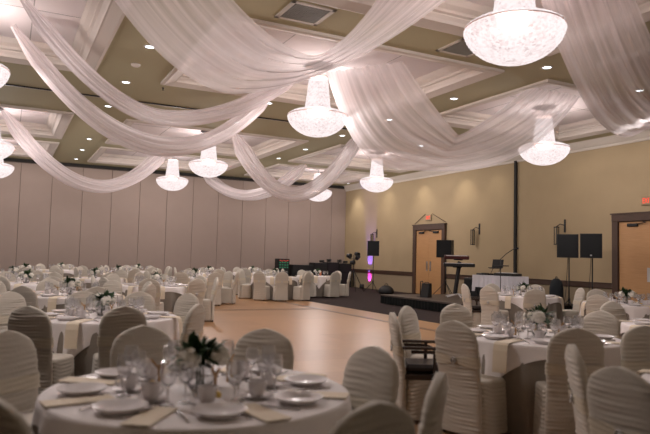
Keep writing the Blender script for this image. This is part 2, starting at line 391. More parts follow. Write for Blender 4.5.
# ------------------------------------------------------------------ chandeliers
def bowl_prof():
    key = [(.02, 4.075), (.14, 4.085), (.28, 4.12), (.42, 4.19), (.53, 4.28), (.60, 4.37), (.638, 4.46), (.645, 4.51)]
    out = []
    for (a, b) in zip(key[:-1], key[1:]):
        for k in range(4): t = k/4; out.append((a[0]*(1-t)+b[0]*t, a[1]*(1-t)+b[1]*t))
    out.append(key[-1]); return out
def chandelier_proto():
    t = thing('crystal_chandelier', '', 'chandelier')
    z0 = CC
    bead = lambda r, z, a, i: r*(1+.018*cos(a*36)*(1 if i % 2 else -1)) + .006*(i % 2)
    ob('crystal_bowl', MB().lathe([(r, z-z0) for r, z in bowl_prof()], n=144, fn=bead), M_CRYSTAL, t, True)
    sh = [(.645, 4.51), (.63, 4.555), (.56, 4.60), (.45, 4.635), (.34, 4.655), (.285, 4.66)]
    ob('crystal_shoulder', MB().lathe([(r, z-z0) for r, z in sh], n=144, fn=bead), M_CRYSTAL, t, True)
    cl_ = [(.285-.085*(k/16)**.8, 4.66+.71*k/16) for k in range(17)]
    ob('crystal_column', MB().lathe([(r, z-z0) for r, z in cl_], n=120, fn=lambda r, z, a, i: r*(1+.03*abs(cos(a*15)))), M_CRYSTAL, t, True)
    for r, z in ((.648, 4.525), (.29, 4.665), (.205, 5.375)):
        ob('metal_ring', MB().lathe([(r-.006, z-z0-.006), (r+.005, z-z0-.006), (r+.005, z-z0+.006), (r-.006, z-z0+.006), (r-.006, z-z0-.0059)], n=60), mat('rose_gold', (.85, .60, .52), .3, metal=.6), t, True)
    ob('stem', MB().tube([(0, 0, 5.38-z0), (0, 0, -.02)], .018), M_SILVER, t, True)
    ob('canopy', MB().lathe([(.001, -.035), (.27, -.03), (.30, -.02), (.30, 0), (.001, 0)], n=32), mat('dark_canopy', (.10, .085, .08), .5), t, True)
    return t
CH = Proto(chandelier_proto)
chs = [((5.83, 6.18), 'huge lit crystal chandelier at top right, nearest and largest of all'),
       ((5.9, 12.2), 'lit crystal chandelier under the big centre swag, over the dance floor'),
       ((12.68, 12.3), 'lit crystal chandelier at right, half veiled by a sheer swag near the wall'),
       ((6.0, 20.8), 'lit crystal chandelier over the back partition, larger of the left centre pair'),
       ((6.05, 26.2), 'lit crystal chandelier below a visible canopy disc, smaller of the left centre pair'),
       ((12.85, 21.1), 'lit crystal chandelier just right of the room corner'),
       ((12.9, 26.4), 'farthest lit crystal chandelier, crossed by a thin swag near the room corner'),
       ((-.73, 12.15), 'lit crystal chandelier cut by left frame edge, topmost of three'),
       ((-.55, 21.0), 'lit crystal chandelier cut by left frame edge, middle of three'),
       ((-.55, 6.15), 'unseen crystal chandelier added just outside the left frame edge to light the foreground'),  # out of view, added on the coffer grid to brighten the foreground
       ((6.2, -2.6), 'unseen dimmed crystal chandelier added behind the camera as fill light'),  # out of view, added for fill on surfaces facing the camera
       ((-.50, 26.3), 'lit crystal chandelier at left frame edge, lowest of three')]
for (x, y), lb in chs:
    c = CH.put((x, y, CC), 0, lb, 'crystal chandeliers')
    for dz, pw in ((4.40, .80), (4.85, .20)):
        l = bpy.data.lights.new('chandelier_bulb', 'POINT'); l.energy = P_CHAND*pw*(.32 if y < 0 else 1); l.color = (1, .935, .92); l.shadow_soft_size = .22 if dz < 4.5 else .14
        o = bpy.data.objects.new('chandelier_bulb', l); COL.objects.link(o); o.location = (x, y, dz)

# ------------------------------------------------------------------ sheer ceiling swags
def edge_pt(q, t, za):
    k, pw = (q[5], q[6]) if len(q) > 5 else (0, 2)
    tt = t/(1+k*.5) if t < .5+k*.25 else 1-(1-t)/(1-k*.5)
    return np.array([q[0]*(1-t)+q[2]*t, q[1]*(1-t)+q[3]*t, za-q[4]*(1-abs(2*tt-1)**pw)-(q[7] if len(q) > 7 else 0)])
def swag_mesh(qa, qb, za=CZ-.02, ext=0, folds=7, amp=.05, nu=72, nv=64, seed=1):
    """qa,qb = (x0,y0,x1,y1,sag) of the two long edges."""
    rr = random.Random(seed); ph = [rr.uniform(0, 6.28) for _ in range(6)]
    me = bpy.data.meshes.new('swag'); V = []; Fc = []; UV = []
    for i in range(nu):
        t = -ext+(1+2*ext)*i/(nu-1)
        for j in range(nv):
            s = j/(nv-1)
            # folds: the cloth is gathered at both ends and opens in the middle
            pa, pb = edge_pt(qa, t, za), edge_pt(qb, t, za)
            p = pa*(1-s)+pb*s
            e = 4*t*(1-t)
            f = (sin(2*PI*folds*s+ph[0]+1.2*sin(3*t+ph[1])) + .6*sin(2*PI*folds*1.63*s+ph[2]+2.4*t) + .5*sin(2*PI*folds*.41*s+ph[3]+4*t) + .3*sin(2*PI*folds*3.7*s+ph[4]-2*t))
            env = min(1, s*8, (1-s)*8)
            z = p[2] + amp*f*(.55+.45*max(0, e))*env
            V.append((p[0], p[1], z)); UV.append((t, s))
    for i in range(nu-1):
        for j in range(nv-1): Fc.append((i*nv+j, (i+1)*nv+j, (i+1)*nv+j+1, i*nv+j+1))
    me.from_pydata(V, [], Fc); me.update(); me.materials.append(M_SHEER)
    uvl = me.uv_layers.new(name='UVMap')
    for lp in me.loops: uvl.data[lp.index].uv = UV[lp.vertex_index]
    me.polygons.foreach_set('use_smooth', [True]*len(me.polygons))
    return me
def swag(qa, qb, label, **k):
    o = bpy.data.objects.new('sheer_ceiling_swag', swag_mesh(qa, qb, **k)); COL.objects.link(o)
    return tag(o, label, 'ceiling drape', 'sheer white ceiling swags')
def rope_swag(q, r0, r1, r2, label, seed, ext=.012, nu=80, nv=56):
    """a loose gathered rope of voile: radius r0 at the first end, r1 at the lowest point, r2 at the other end"""
    rr = random.Random(seed); ph = [rr.uniform(0, 6.28) for _ in range(5)]; V = []; Fc = []; UV = []
    C_ = [Vector(edge_pt(q, -ext+(1+2*ext)*i/(nu-1), CZ-.02)) for i in range(nu)]
    for i in range(nu):
        t = i/(nu-1); tg = (C_[min(i+1, nu-1)]-C_[max(i-1, 0)]).normalized()
        sd = tg.cross(Vector((0, 0, 1))).normalized(); up = sd.cross(tg).normalized()
        rad_ = (r0*(1-2*t)+r1*2*t) if t < .5 else (r1*(2-2*t)+r2*(2*t-1))
        rad_ *= min(1, .35+t*9, .35+(1-t)*9)
        for j in range(nv):
            s_ = j/(nv-1); an = -PI/2+(s_-.5)*5.6       # open at the top
            f = 1+.10*sin(9*an+ph[0]+2*t)+.07*sin(17*an+ph[1]-3*t)+.10*sin(2*an+5*t+ph[2])
            p = C_[i]+(sd*cos(an)*1.15+up*(sin(an)*.95))*rad_*f
            V.append(tuple(p)); UV.append((t, s_*.6))
    for i in range(nu-1):
        for j in range(nv-1): Fc.append((i*nv+j, (i+1)*nv+j, (i+1)*nv+j+1, i*nv+j+1))
    me = bpy.data.meshes.new('swag'); me.from_pydata(V, [], Fc); me.update(); me.materials.append(M_SHEER)
    uvl = me.uv_layers.new(name='UVMap')
    for lp in me.loops: uvl.data[lp.index].uv = UV[lp.vertex_index]
    me.polygons.foreach_set('use_smooth', [True]*len(me.polygons))
    o = bpy.data.objects.new('sheer_ceiling_swag', me); COL.objects.link(o)
    return tag(o, label, 'ceiling drape', 'sheer white ceiling swags')
swag((1.24, 9.81, 5.62, 7.36, 1.46, -.47, 1.76), (2.84, 8.94, 4.72, 7.81, .87, .3, 1.6), 'widest sheer white swag, sweeping across the top centre of the ceiling', folds=5, amp=.018, seed=3)
swag((6.10, 12.10, 11.78, 10.39, 1.87, -.75, 3.0), (6.79, 10.21, 10.09, 10.23, 1.27, -.34, 1.15), 'broad sheer white swag right of centre, touching the wall seam chandelier', folds=5, amp=.022, seed=5, ext=.01)
swag((6.69, 6.59, 16.0, 11.85, .99, -.35, 1.95), (7.85, 5.92, 14.0, 8.55, .55, -.4, 1.94), 'wide sheer white swag hanging down at the top right corner', folds=5, amp=.025, seed=8)
rope_swag((.04, 10.58, 5.29, 11.98, 1.45, -.31, 1.8), .10, .15, .14, 'long narrow sheer swag at upper left, uppermost of the two side by side', 11)
rope_swag((-.02, 12.23, 5.33, 13.56, 1.68, 0, 2), .12, .20, .16, 'long narrow sheer swag at upper left, lower of the two side by side', 12)
rope_swag((-.18, 19.96, 5.08, 23.36, 1.70, 0, 2), .18, .22, .24, 'narrow sheer swag hanging lowest across the left part of back wall', 13)
rope_swag((6.48, 19.41, 9.49, 16.57, 1.88, 0, 2), .24, .24, .22, 'narrow sheer swag dipping deep beside the farthest chandelier', 14)
rope_swag((8.22, 29.09, 10.98, 23.84, 1.15, 0, 2), .24, .24, .26, 'farthest narrow sheer swag, behind the deep one over back wall', 15)

# ------------------------------------------------------------------ covered banquet chairs
TOPX = np.linspace(0, 1, 40)*.217
TOPD = .034*np.linspace(0, 1, 40)+.075*np.linspace(0, 1, 40)**2.6+.07*np.linspace(0, 1, 40)**14
def half_w(z, p):
    if z < .47: return .225-.02*(z/.47)
    if z < .78: return .205+.012*sin((z-.47)/.31*PI/2)
    return float(np.interp(max(0, .957-z), TOPD, TOPX))
def back_lean(z): return -.0-.085*max(0, (z-.42)/.53)**1.1
def back_point(z, a, off, amp, ph, seed):
    wv = half_w(z, 0)+off; th = (.040 if z < .86 else .040-.018*(z-.86)/.095)+off
    ca, sa = cos(a), sin(a)
    ex = .62
    x = wv*math.copysign(abs(ca)**ex, ca); y = th*math.copysign(abs(sa)**ex, sa)
    g = x/.21
    f = 1-2*abs(sin(z*PI/.031+.9*sin(2.0*g+ph)+.8*sin(z*9+ph*2)+.30*sin(6*g+ph)+.5*g*sin(z*7+ph)))**.8
    f2 = sin(z*2*PI/.073+1.8*g*(-1 if sa < 0 else 1)+ph*1.7)
    fade = max(0, min(1, (.945-z)/.06))*(.55+.45*sin(3.1*g+z*17+ph*3))
    d = amp*(.65*f+.45*f2)*fade
    y += math.copysign(1, sa)*d*abs(sa)**.4; x += math.copysign(1, ca)*d*.25*abs(ca)**2
    return (x, y+back_lean(z), z)
def back_mesh(seed, amp=.0062):
    ph = seed*1.37; nz, na = 170, 40; mb = MB(); V = []; Fc = []
    zs = [.035+(.93-.035)*i/(nz-11) for i in range(nz-10)]+[.93+.0255*(1-(1-k/10)**1.6) for k in range(1, 11)]
    for z in zs:
        for j in range(na): V.append(back_point(z, 2*PI*j/na, 0, amp, ph, seed))
    n = len(zs)
    for i in range(n-1):
        for j in range(na): k = (j+1) % na; Fc.append((i*na+j, i*na+k, (i+1)*na+k, (i+1)*na+j))
    Fc.append(tuple(range((n-1)*na, n*na))); Fc.append(tuple(range(na-1, -1, -1)))
    mb.add(V, Fc); me = mb.mesh('back_cover', M_COVER, True); fixn(me); return me
def seat_mesh(seed, amp=.0030, z0=.035, z1=.47):
    ph = seed*.9; mb = MB(); V = []; Fc = []; na = 48; prof = []
    for i in range(80):
        z = z0+(z1-.03-z0)*i/79; prof.append((1+.10*(1-(z-z0)/(z1-z0)), z, 1))
    for k in range(1, 6): q = k/5*PI/2; prof.append((1-.12*(1-cos(q)), z1-.03+.03*sin(q), .3))
    for sc_ in (.75, .5, .25, .03): prof.append((sc_, z1+.008*(1-sc_), 0))
    for sc_, z, am in prof:
        for j in range(na):
            a = 2*PI*j/na; ca, sa = cos(a), sin(a); ex = .42
            ux = math.copysign(abs(ca)**ex, ca); uy = math.copysign(abs(sa)**ex, sa)
            d = amp*am*(1-2*abs(sin(z*PI/.036+1.6*sin(2*a+ph)+.8*sin(5*a+ph)+z*6))**.8+.5*sin(a*9+ph))
            V.append((ux*(.21*sc_+d), .215+uy*(.185*sc_+d), z))
    n = len(prof)
    for i in range(n-1):
        for j in range(na): k = (j+1) % na; Fc.append((i*na+j, i*na+k, (i+1)*na+k, (i+1)*na+j))
    Fc.append(tuple(range((n-1)*na, n*na))); Fc.append(tuple(range(na-1, -1, -1)))
    mb.add(V, Fc); me = mb.mesh('seat_cover', M_COVER, True); fixn(me); return me
def sash_mesh(seed):
    V = []; Fc = []; na = 48; nz = 9; zc = .63
    for i in range(nz):
        for j in range(na):
            a = 2*PI*j/na; x0, y0, _ = back_point(zc, a, .010, 0, 0, 0)
            back = 1 if sin(a) < 0 else 0
            hh = .045-(.024*math.exp(-(x0/.06)**2) if back else 0)
            u = i/(nz-1)*2-1; z = zc+u*hh
            p = back_point(z, a, .0085+.004*sin(u*9+x0*14+seed), 0, 0, 0); V.append(p)
    for i in range(nz-1):
        for j in range(na): k = (j+1) % na; Fc.append((i*na+j, i*na+k, (i+1)*na+k, (i+1)*na+j))
    mb = MB(); mb.add(V, Fc); me = mb.mesh('sash', M_SASH, True); fixn(me); return me
def buckle_mesh():
    mb = MB(); y = back_lean(.63)-.055
    pts = [(.024*cos(t), y-.004, .63+.024*sin(t)) for t in [2*PI*k/16 for k in range(17)]]
    mb.tube(pts, .006, 6); mb.box((0, y, .63), (.03, .008, .02)); me = mb.mesh('buckle', M_SILVER, True); fixn(me); return me
_bm = buckle_mesh(); _legm = None
def chair_maker(seed, arm=False):
    def mk():
        global _legm
        t = thing('covered_banquet_chair' if not arm else 'covered_armchair', '', 'chair')
        ob('back_cover', back_mesh(seed), None, t)
        ob('seat_cover', seat_mesh(seed, z1=.47 if not arm else .40), None, t)
        s_ = ob('sash', sash_mesh(seed), None, t); ob('buckle', _bm, None, s_)
        if _legm is None:
            _legm = MB().tube([(0, 0, .004), (0, 0, .06)], .016, 8).mesh('leg', M_DARKWOOD, True); fixn(_legm)
        for lx in (-.16, .16):
            for ly in (.0, .36): ob('leg', _legm, None, t, loc=(lx, ly, 0))
        if arm:
            ob('seat_pad', MB().box((0, .22, .475), (.40, .40, .075), bev=.025), M_SEATPAD, t)
            ob('seat_rail', MB().box((0, .23, .405), (.43, .43, .05), bev=.006), M_DARKWOOD, t)
            for sx in (-1, 1):
                x = sx*.235
                ar = MB().box((x, .20, .665), (.045, .44, .026), bev=.008)
                ar.box((x, .27, .55), (.028, .028, .23)); ar.box((x*.98, .40, .43), (.04, .04, .16), bev=.006)
                pts = [(x, .40, .46)]+[(x, .23+.17*cos(q), .50+.13*sin(q)) for q in [PI/2*k/8 for k in range(9)]]+[(x, .06, .63)]
                ar.tube(pts, .015, 8)
                ob('armrest', ar, M_DARKWOOD, t, label='bare dark wooden armrest')
        return t
    return mk
CHP = [Proto(chair_maker(k)) for k in (1, 2, 3)]; ARM = Proto(chair_maker(4, True))
CHAIRS = []
def put_chair(x, y, face, label, group, arm=False):
    rz = face-PI/2
    k = len(CHAIRS) % 3; CHAIRS.append((x, y)); x += .08*cos(face); y += .08*sin(face)
    (ARM if arm else CHP[k]).put((x, y, .005 if not (1.9 < x < 9.1 and 2 < y < 22.4) else .017), rz, label, group)

# ------------------------------------------------------------------ tables
TR = .765
def table_proto():
    t = thing('round_banquet_table', '', 'table')
    ob('tabletop', MB().lathe([(.001, .725), (TR-.01, .725), (TR, .73), (TR, .745), (TR-.01, .75), (.001, .75)], n=64), M_DARKWOOD, t, True, auto=40)
    for k in range(4): a = PI/4+k*PI/2; ob('leg', MB().tube([(.45*cos(a), .45*sin(a), .01), (.40*cos(a), .40*sin(a), .725)], .018), M_BLACK, t, True)
    return t
def cloth_mesh(seed, half, floor=False, flat=.752):
    rr = random.Random(seed); ph = [rr.uniform(0, 6.28) for _ in range(4)]; na = 160; V = []; Fc = []; rows = []
    R0 = TR+.008 + (0 if floor else .010)
    for k in range(7): rows.append(('t', k/6))
    for k in range(1, 5): rows.append(('b', k/4))
    for k in range(1, 15): rows.append(('d', k/14))
    for kind, u in rows:
        for j in range(na):
            a = 2*PI*j/na
            D = (flat-.02) if floor else half/max(abs(cos(a)), abs(sin(a)))-R0
            D = max(.05, D)
            if kind == 't': r = .01+(R0-.02-.01)*u; z = flat
            elif kind == 'b': q = u*PI/2; r = R0-.02+.02*sin(q); z = flat-.02+.02*cos(q)
            else:
                dd = .02+(D-.02)*u; z = flat-dd
                am = (.034 if floor else .050)*min(1, dd/.30)
                r = R0+ (.02 if floor else .03)*min(1, dd/.4) + am*(.75+.5*sin(9*a+ph[2]))*(sin((16 if floor else 14)*a+ph[0]+.6*sin(3*a))*.8+.35*sin(29*a+ph[1]))
                r = max(r, R0+.001)
            V.append((r*cos(a), r*sin(a), z))
    n = len(rows)
    for i in range(n-1):
        for j in range(na): k = (j+1) % na; Fc.append((i*na+j, i*na+k, (i+1)*na+k, (i+1)*na+j))
    Fc.append(tuple(range(na-1, -1, -1)))
    mb = MB(); mb.add(V, Fc); me = mb.mesh('cloth', M_BASE if floor else M_LINEN, True); fixn(me); return me
TB = Proto(table_proto); BASEM = cloth_mesh(1, 0, True, .754); OVM = [cloth_mesh(2, .875, flat=.760), cloth_mesh(3, .875, flat=.760)]

# place setting meshes
ZT = .7615
def lath(name, prof, mt, n=24): me = MB().lathe(prof, n=n).mesh(name, mt, True); fixn(me); me.set_sharp_from_angle(angle=math.radians(50)); return me
PLATE = lath('plate', [(.001, .004), (.075, .004), (.08, 0), (.085, .004), (.117, .026), (.121, .031), (.116, .031), (.085, .011), (.001, .008)], M_CHINA, 32)
SAUCER = lath('saucer', [(.001, .003), (.04, .002), (.045, 0), (.078, .013), (.080, .016), (.045, .006), (.001, .006)], M_CHINA, 24)
CUP = lath('cup', [(.001, .004), (.022, .004), (.024, .0), (.032, .004), (.041, .03), (.045, .068), (.046, .076), (.043, .076), (.039, .032), (.028, .010), (.001, .009)], M_CHINA, 24)
CUPH = MB().tube([(.041, 0, .058), (.058, 0, .062), (.066, 0, .044), (.056, 0, .024), (.037, 0, .020)], .0045, 6).mesh('cup_handle', M_CHINA, True)
GOB = lath('goblet', [(.001, .004), (.034, .003), (.036, 0), (.030, .006), (.006, .014), (.005, .075), (.012, .086), (.030, .105), (.038, .135), (.038, .165), (.034, .200), (.032, .200), (.036, .165), (.036, .135), (.028, .108), (.008, .092), (.001, .091)], M_GLASS, 20)
WINE = lath('wine_glass', [(.001, .004), (.032, .003), (.034, 0), (.028, .006), (.005, .013), (.0045, .080), (.010, .090), (.030, .112), (.036, .140), (.034, .170), (.029, .185), (.0275, .185), (.032, .168), (.034, .140), (.028, .114), (.007, .095), (.001, .094)], M_GLASS, 20)
def cutlery(kind):
    mb = MB()
    if kind == 'knife': mb.box((0, -.04, .005), (.013, .10, .007), bev=.003); mb.box((0, .06, .004), (.017, .11, .003), bev=.001)
    else:
        mb.tube([(0, -.10, .004), (0, -.02, .005), (0, .04, .010)], .0035, 6); mb.box((0, .055, .009), (.022, .035, .003), bev=.001)
        for q in (-1, 0, 1): mb.box((q*.008, .09, .010), (.004, .045, .003))
    return mb.mesh(kind, M_STEEL, False)
KNIFE, FORK = cutlery('knife'), cutlery('fork')
def napkin_mesh(hang):
    mb = MB(); w2 = .062; th = .005
    # path: along table from inside (-y = toward centre) to edge and down
    R0 = TR+.055
    path = [(R0-.36, ZT+.004), (R0-.25, ZT+.004), (R0-.12, ZT+.004), (R0-.045, ZT+.0045)]
    if hang: path += [(R0-.012, ZT+.002), (R0+.006, ZT-.012), (R0+.022, ZT-.06), (R0+.030, ZT-.14), (R0+.034, ZT-.24)]
    V = []; Fc = []
    for i, (r, z) in enumerate(path):
        a = path[max(0, i-1)]; b = path[min(len(path)-1, i+1)]; d = Vector((b[0]-a[0], b[1]-a[1])).normalized(); nn = Vector((-d.y, d.x))
        for (sx, k) in ((-w2, 0), (w2, 0), (w2, th), (-w2, th)): V.append((sx, r+nn.x*k*1.0, z+nn.y*k))
    for i in range(len(path)-1):
        for j in range(4): k = (j+1) % 4; Fc.append((i*4+j, i*4+k, i*4+4+k, i*4+4+j))
    Fc += [(3, 2, 1, 0), tuple(range(len(path)*4-4, len(path)*4))]
    mb.add(V, Fc); me = mb.mesh('napkin', M_NAPKIN, False); fixn(me); return me
NAPH, NAPF = napkin_mesh(True), napkin_mesh(False)

def simple(name, me, loc, rz, label, cat, group, kids=()):
    o = bpy.data.objects.new(name, me); COL.objects.link(o); o.location = loc; o.rotation_euler = (0, 0, rz)
    for kn, km in kids:
        c = bpy.data.objects.new(kn, km); COL.objects.link(c); c.parent = o
    return tag(o, label, cat, group)

# centrepiece: glass bowl vase with white blooms and greenery
def centre_proto():
    t = thing('floral_centrepiece', '', 'flowers')
    ob('vase', MB().lathe([(.001, .006), (.045, .004), (.05, 0), (.062, .02), (.075, .06), (.070, .10), (.055, .13), (.052, .13), (.066, .10), (.071, .06), (.058, .022), (.001, .012)], n=24), M_GLASS, t, True)
    rr = random.Random(4); pet = MB()
    blooms = [(-.095, .02, .175, .065), (.095, -.03, .165, .055), (-.01, .09, .17, .055), (-.02, -.085, .150, .048)]
    for bx, by, bz, br in blooms:
        b = MB()
        for k in range(46):
            u = rr.uniform(-.5, 1); a = rr.uniform(0, 2*PI); q = math.sqrt(max(0, 1-u*u)); nv = Vector((q*cos(a), q*sin(a), u)); c = Vector((bx, by, bz))+nv*br*rr.uniform(.82, 1)
            t1 = nv.orthogonal().normalized(); t2 = nv.cross(t1); r0 = br*.42; tw = rr.uniform(0, 1.5)
            V = [tuple(c+nv*.004)]
            for j in range(5): ang = tw+2*PI*j/5; V.append(tuple(c+(t1*cos(ang)+t2*sin(ang))*r0+nv*rr.uniform(-.008, .010)))
            b.add(V, [(0, 1+j, 1+(j+1) % 5) for j in range(5)])
        b.lathe([(.001, bz-br*.75), (br*.6, bz-br*.5), (br*.78, bz), (br*.6, bz+br*.5), (.001, bz+br*.75)], c=(bx, by, 0), n=10)
        ob('white_bloom', b, M_PETAL, t, False)
    lf = MB()
    def leaf(p, d, L, wd):
        d = Vector(d).normalized(); sd = d.cross(Vector((0, 0, 1))); sd = sd.normalized() if sd.length > .1 else Vector((1, 0, 0)); up = sd.cross(d).normalized(); p = Vector(p)
        rows = [(0, .1), (.25, .8), (.5, 1), (.8, .6), (1, .03)]; V = []
        for u, wv in rows:
            c = p+d*L*u-Vector((0, 0, 1))*L*.25*u*u
            V += [tuple(c-sd*wd*wv), tuple(c+up*wd*.25*wv), tuple(c+sd*wd*wv)]
        lf.add(V, [(i*3+j, i*3+3+j, i*3+4+j, i*3+1+j) for i in range(4) for j in range(2)])
    for k in range(80):
        a = rr.uniform(0, 2*PI); el = rr.uniform(-.2, 1.4); d = (cos(a)*cos(el), sin(a)*cos(el), sin(el))
        leaf((rr.uniform(-.05, .05), rr.uniform(-.05, .05), .14+rr.uniform(0, .05)), d, rr.uniform(.10, .20), rr.uniform(.018, .030))
    ob('greenery', lf, M_LEAF, t, True)
    st = MB()
    for k in range(6): a = k*PI/3; st.tube([(.02*cos(a), .02*sin(a), .02), (-.02*cos(a), .02*sin(a), .15)], .004, 5)
    ob('stems', st, M_LEAF, t, True)
    return t
CP = Proto(centre_proto)
def favour_proto():
    t = thing('tan_place_favour', '', 'table favour')
    ob('upright_stick', MB().box((0, 0, .06), (.014, .014, .12), bev=.003), M_GOLD, t)
    a = Matrix.Rotation(.75, 3, 'Y')
    ob('cross_stick', MB().box((.022, 0, .118), (.012, .012, .08), rot=a, bev=.003).box((-.024, 0, .114), (.010, .010, .07), rot=Matrix.Rotation(-.9, 3, 'Y'), bev=.002), M_GOLD, t)
    ob('lemon', MB().lathe([(.001, 0), (.016, .004), (.022, .016), (.018, .028), (.008, .034), (.001, .036)], c=(.035, 0, 0), n=14), M_AMBER, t, True)
    return t
FV = Proto(favour_proto)

ROW = [('near', -90), ('near-right', -45), ('right', 0), ('far-right', 45), ('far', 90), ('far-left', 135), ('left', 180), ('near-left', -135)]
def side(tx, ty, ang):
    v = math.atan2(ty, tx); rel = math.degrees(ang-v)+90          # 90 = straight away from camera
    rel = (rel+180) % 360-180
    return min(ROW, key=lambda q: min(abs(q[1]-rel), 360-abs(q[1]-rel)))[0], rel
DSC = ['ivory ruched covered chair']
ALLT = [(.95, 3.28), (1.02, 7.35), (4.55, 4.5), (4.05, 2.05), (7.25, 4.7), (10.0, 10.3), (10.3, 7.95), (1.0, 11.0), (2.95, 13.9), (.45, 14.9), (2.15, 17.6), (5.1, 18.7), (.2, 18.4), (3.3, 21.3), (.6, 22.0), (8.35, 20.3), (6.9, 23.2), (10.75, 21.9), (4.6, 25.2), (1.9, 25.3), (9.3, 25.2)]
TABS = []
def table(tx, ty, tname, chairs, phase, corner, lod, nseat=8, skip=(), arms=(), tz=.004):
    fz = .016 if (1.9 < tx < 9.1 and 2 < ty < 22.4) else tz
    TABS.append((tx, ty)); TB.put((tx, ty, fz-.004), phase, 'round banquet table under its cloths, the %s' % tname, 'round banquet tables')
    simple('table_skirt_cloth', BASEM, (tx, ty, fz-.004), phase, 'taupe floor-length cloth on the %s' % tname, 'tablecloth', 'taupe floor-length tablecloths')
    simple('white_table_overlay', OVM[int(tx*7) % 2], (tx, ty, fz-.004), (math.radians(corner) if chairs else phase+PI/nseat)-PI/4, 'white square overlay with hanging corners on the %s' % tname, 'tablecloth', 'white square table overlays')
    used = set(); z = fz-.004+ZT+.0005
    cs = []
    if chairs is None:
        for k in range(nseat):
            if k in skip: continue
            a = phase+2*PI*k/nseat+R_.uniform(-.06, .06); d = 1.31+R_.uniform(-.02, .08); x, y = tx+d*cos(a), ty+d*sin(a)
            if any((x-u)**2+(y-v)**2 < .45 for u, v in CHAIRS): continue
            if any((x-u)**2+(y-v)**2 < 1.3 for u, v in ALLT if (u, v) != (tx, ty)): continue
            if x > WX-.4 or y > WY-.35: continue
            cs.append((x, y, k in arms, R_.uniform(-.15, .15)))
    else: cs = [(c[0], c[1], len(c) > 2 and c[2], c[3] if len(c) > 3 else 0) for c in chairs]
    for (x, y, arm, tw) in cs:
        a = math.atan2(y-ty, x-tx); d = math.hypot(x-tx, y-ty); dm = 0 if tname in ('foreground table', 'bottom right table') else 1.15 if lod == 2 else 1.28
        if d < dm: x, y = tx+dm*cos(a), ty+dm*sin(a)
        if chairs and any((x-u)**2+(y-v)**2 < .20 for u, v in CHAIRS): continue
        d = d; s_, _ = side(tx, ty, a); lab = s_
        n = 2
        while lab in used: lab = s_+(' again', ' third')[min(n-2, 1)]; n += 1
        used.add(lab)
        what = 'covered dark-armed wooden armchair' if arm else 'ivory ruched covered banquet chair'
        pos = {'again': 'spare place on the %s side'}.get(lab.split()[-1])
        pos = (pos % s_) if pos else '%s side' % s_
        put_chair(x, y, a+PI+tw, '%s, %s of the %s' % (what, pos, tname), 'covered chairs round the banquet tables', arm)
    CP.put((tx+R_.uniform(-.03, .03), ty+R_.uniform(-.03, .03), z), R_.uniform(0, 6.28), 'white blooms and dark greenery in a glass vase on the %s' % tname, 'floral centrepieces')
    for k in range(nseat):
        a = phase+2*PI*k/nseat; s_, _ = side(tx, ty, a)
        P = lambda r, da: (tx+r*cos(a+da), ty+r*sin(a+da), z)
        g = 'at the %s seat of the %s' % (s_, tname)
        simple('napkin', NAPF if ty < 3.5 and tx < 2 else NAPH, (tx, ty, fz-.004), a-PI/2+.20, 'folded ivory napkin ' + g, 'napkin', 'ivory napkins')
        simple('water_goblet', GOB, P(.40, .16), 0, 'clear stemmed water goblet ' + g, 'glass', 'water goblets')
        if lod >= 1:
            simple('dinner_plate', PLATE, P(.58, -.10), 0, 'round white dinner plate ' + g, 'plate', 'dinner plates')
            s2 = simple('saucer', SAUCER, P(.36, -.16), 0, 'white saucer ' + g, 'saucer', 'saucers')
            zz = P(.36, -.16); simple('coffee_cup', CUP, (zz[0], zz[1], zz[2]+.007), R_.uniform(0, 6.28), 'white coffee cup on its saucer ' + g, 'cup', 'coffee cups', [('handle', CUPH)])
        if lod >= 2 or (lod == 1 and k % 2):
            simple('wine_glass', WINE, P(.33, .33), 0, 'clear wine glass ' + g, 'glass', 'wine glasses')
        if lod >= 2:
            q = P(.60, -.10-.26); simple('dinner_knife', KNIFE, q, a+PI/2, 'steel dinner knife ' + g, 'knife', 'dinner knives')
            q = P(.60, .085); simple('dinner_fork', FORK, q, a+PI/2, 'steel dinner fork ' + g, 'fork', 'dinner forks')
    if lod >= 1:
        for k in range(3):
            a = phase+.6+2*PI*k/3; s_, _ = side(tx, ty, a)
            FV.put((tx+.22*cos(a), ty+.22*sin(a), z), a, 'tan stick favour with a lemon, %s of the flowers on %s' % (s_, tname), 'tan table favours')

rad = math.radians
table(.95, 3.28, 'foreground table', [(1.64, 4.13), (.88, 4.5), (1.92, 3.14, False, .35), (.03, 4.42), (-.03, 2.50), (1.19, 1.93), (1.77, 2.33, False, .1)], rad(-2), 236, 2)
table(1.02, 7.35, 'second left table', [(.22, 6.30), (1.03, 6.17), (1.77, 6.33, False, .25), (2.09, 7.9), (1.60, 8.50), (.92, 8.66), (.08, 8.55), (-.25, 7.4)], rad(5), 236, 2)
table(4.55, 4.50, 'right front table', [(3.35, 4.22), (3.24, 4.98, True, -.1), (3.85, 5.65), (4.68, 5.88), (3.99, 3.55), (5.74, 4.75)], rad(13), 194, 2)
table(4.05, 2.05, 'bottom right table', [(3.12, 2.79), (2.68, 2.11), (4.75, 3.50), (3.2, 1.0)], rad(10), 200, 1)
table(7.25, 4.7, 'right-edge table', [(6.24, 4.78), (7.40, 5.86), (6.75, 3.6)], rad(20), 200, 1)
table(10.0, 10.3, 'stage-side table', [(8.95, 10.02), (9.36, 9.33), (11.26, 11.16), (10.98, 9.85), (9.30, 11.30), (10.30, 11.6), (8.98, 10.68, True)], rad(15), 240, 1)
table(10.3, 7.95, 'doorway table', [(11.1, 9.30), (9.75, 6.85), (11.45, 7.4), (9.15, 7.6)], rad(10), 215, 1)
table(1.0, 11.0, 'third left table', None, rad(10), 240, 1, skip=())
table(2.95, 13.9, 'left dance floor table', None, rad(30), 250, 1)
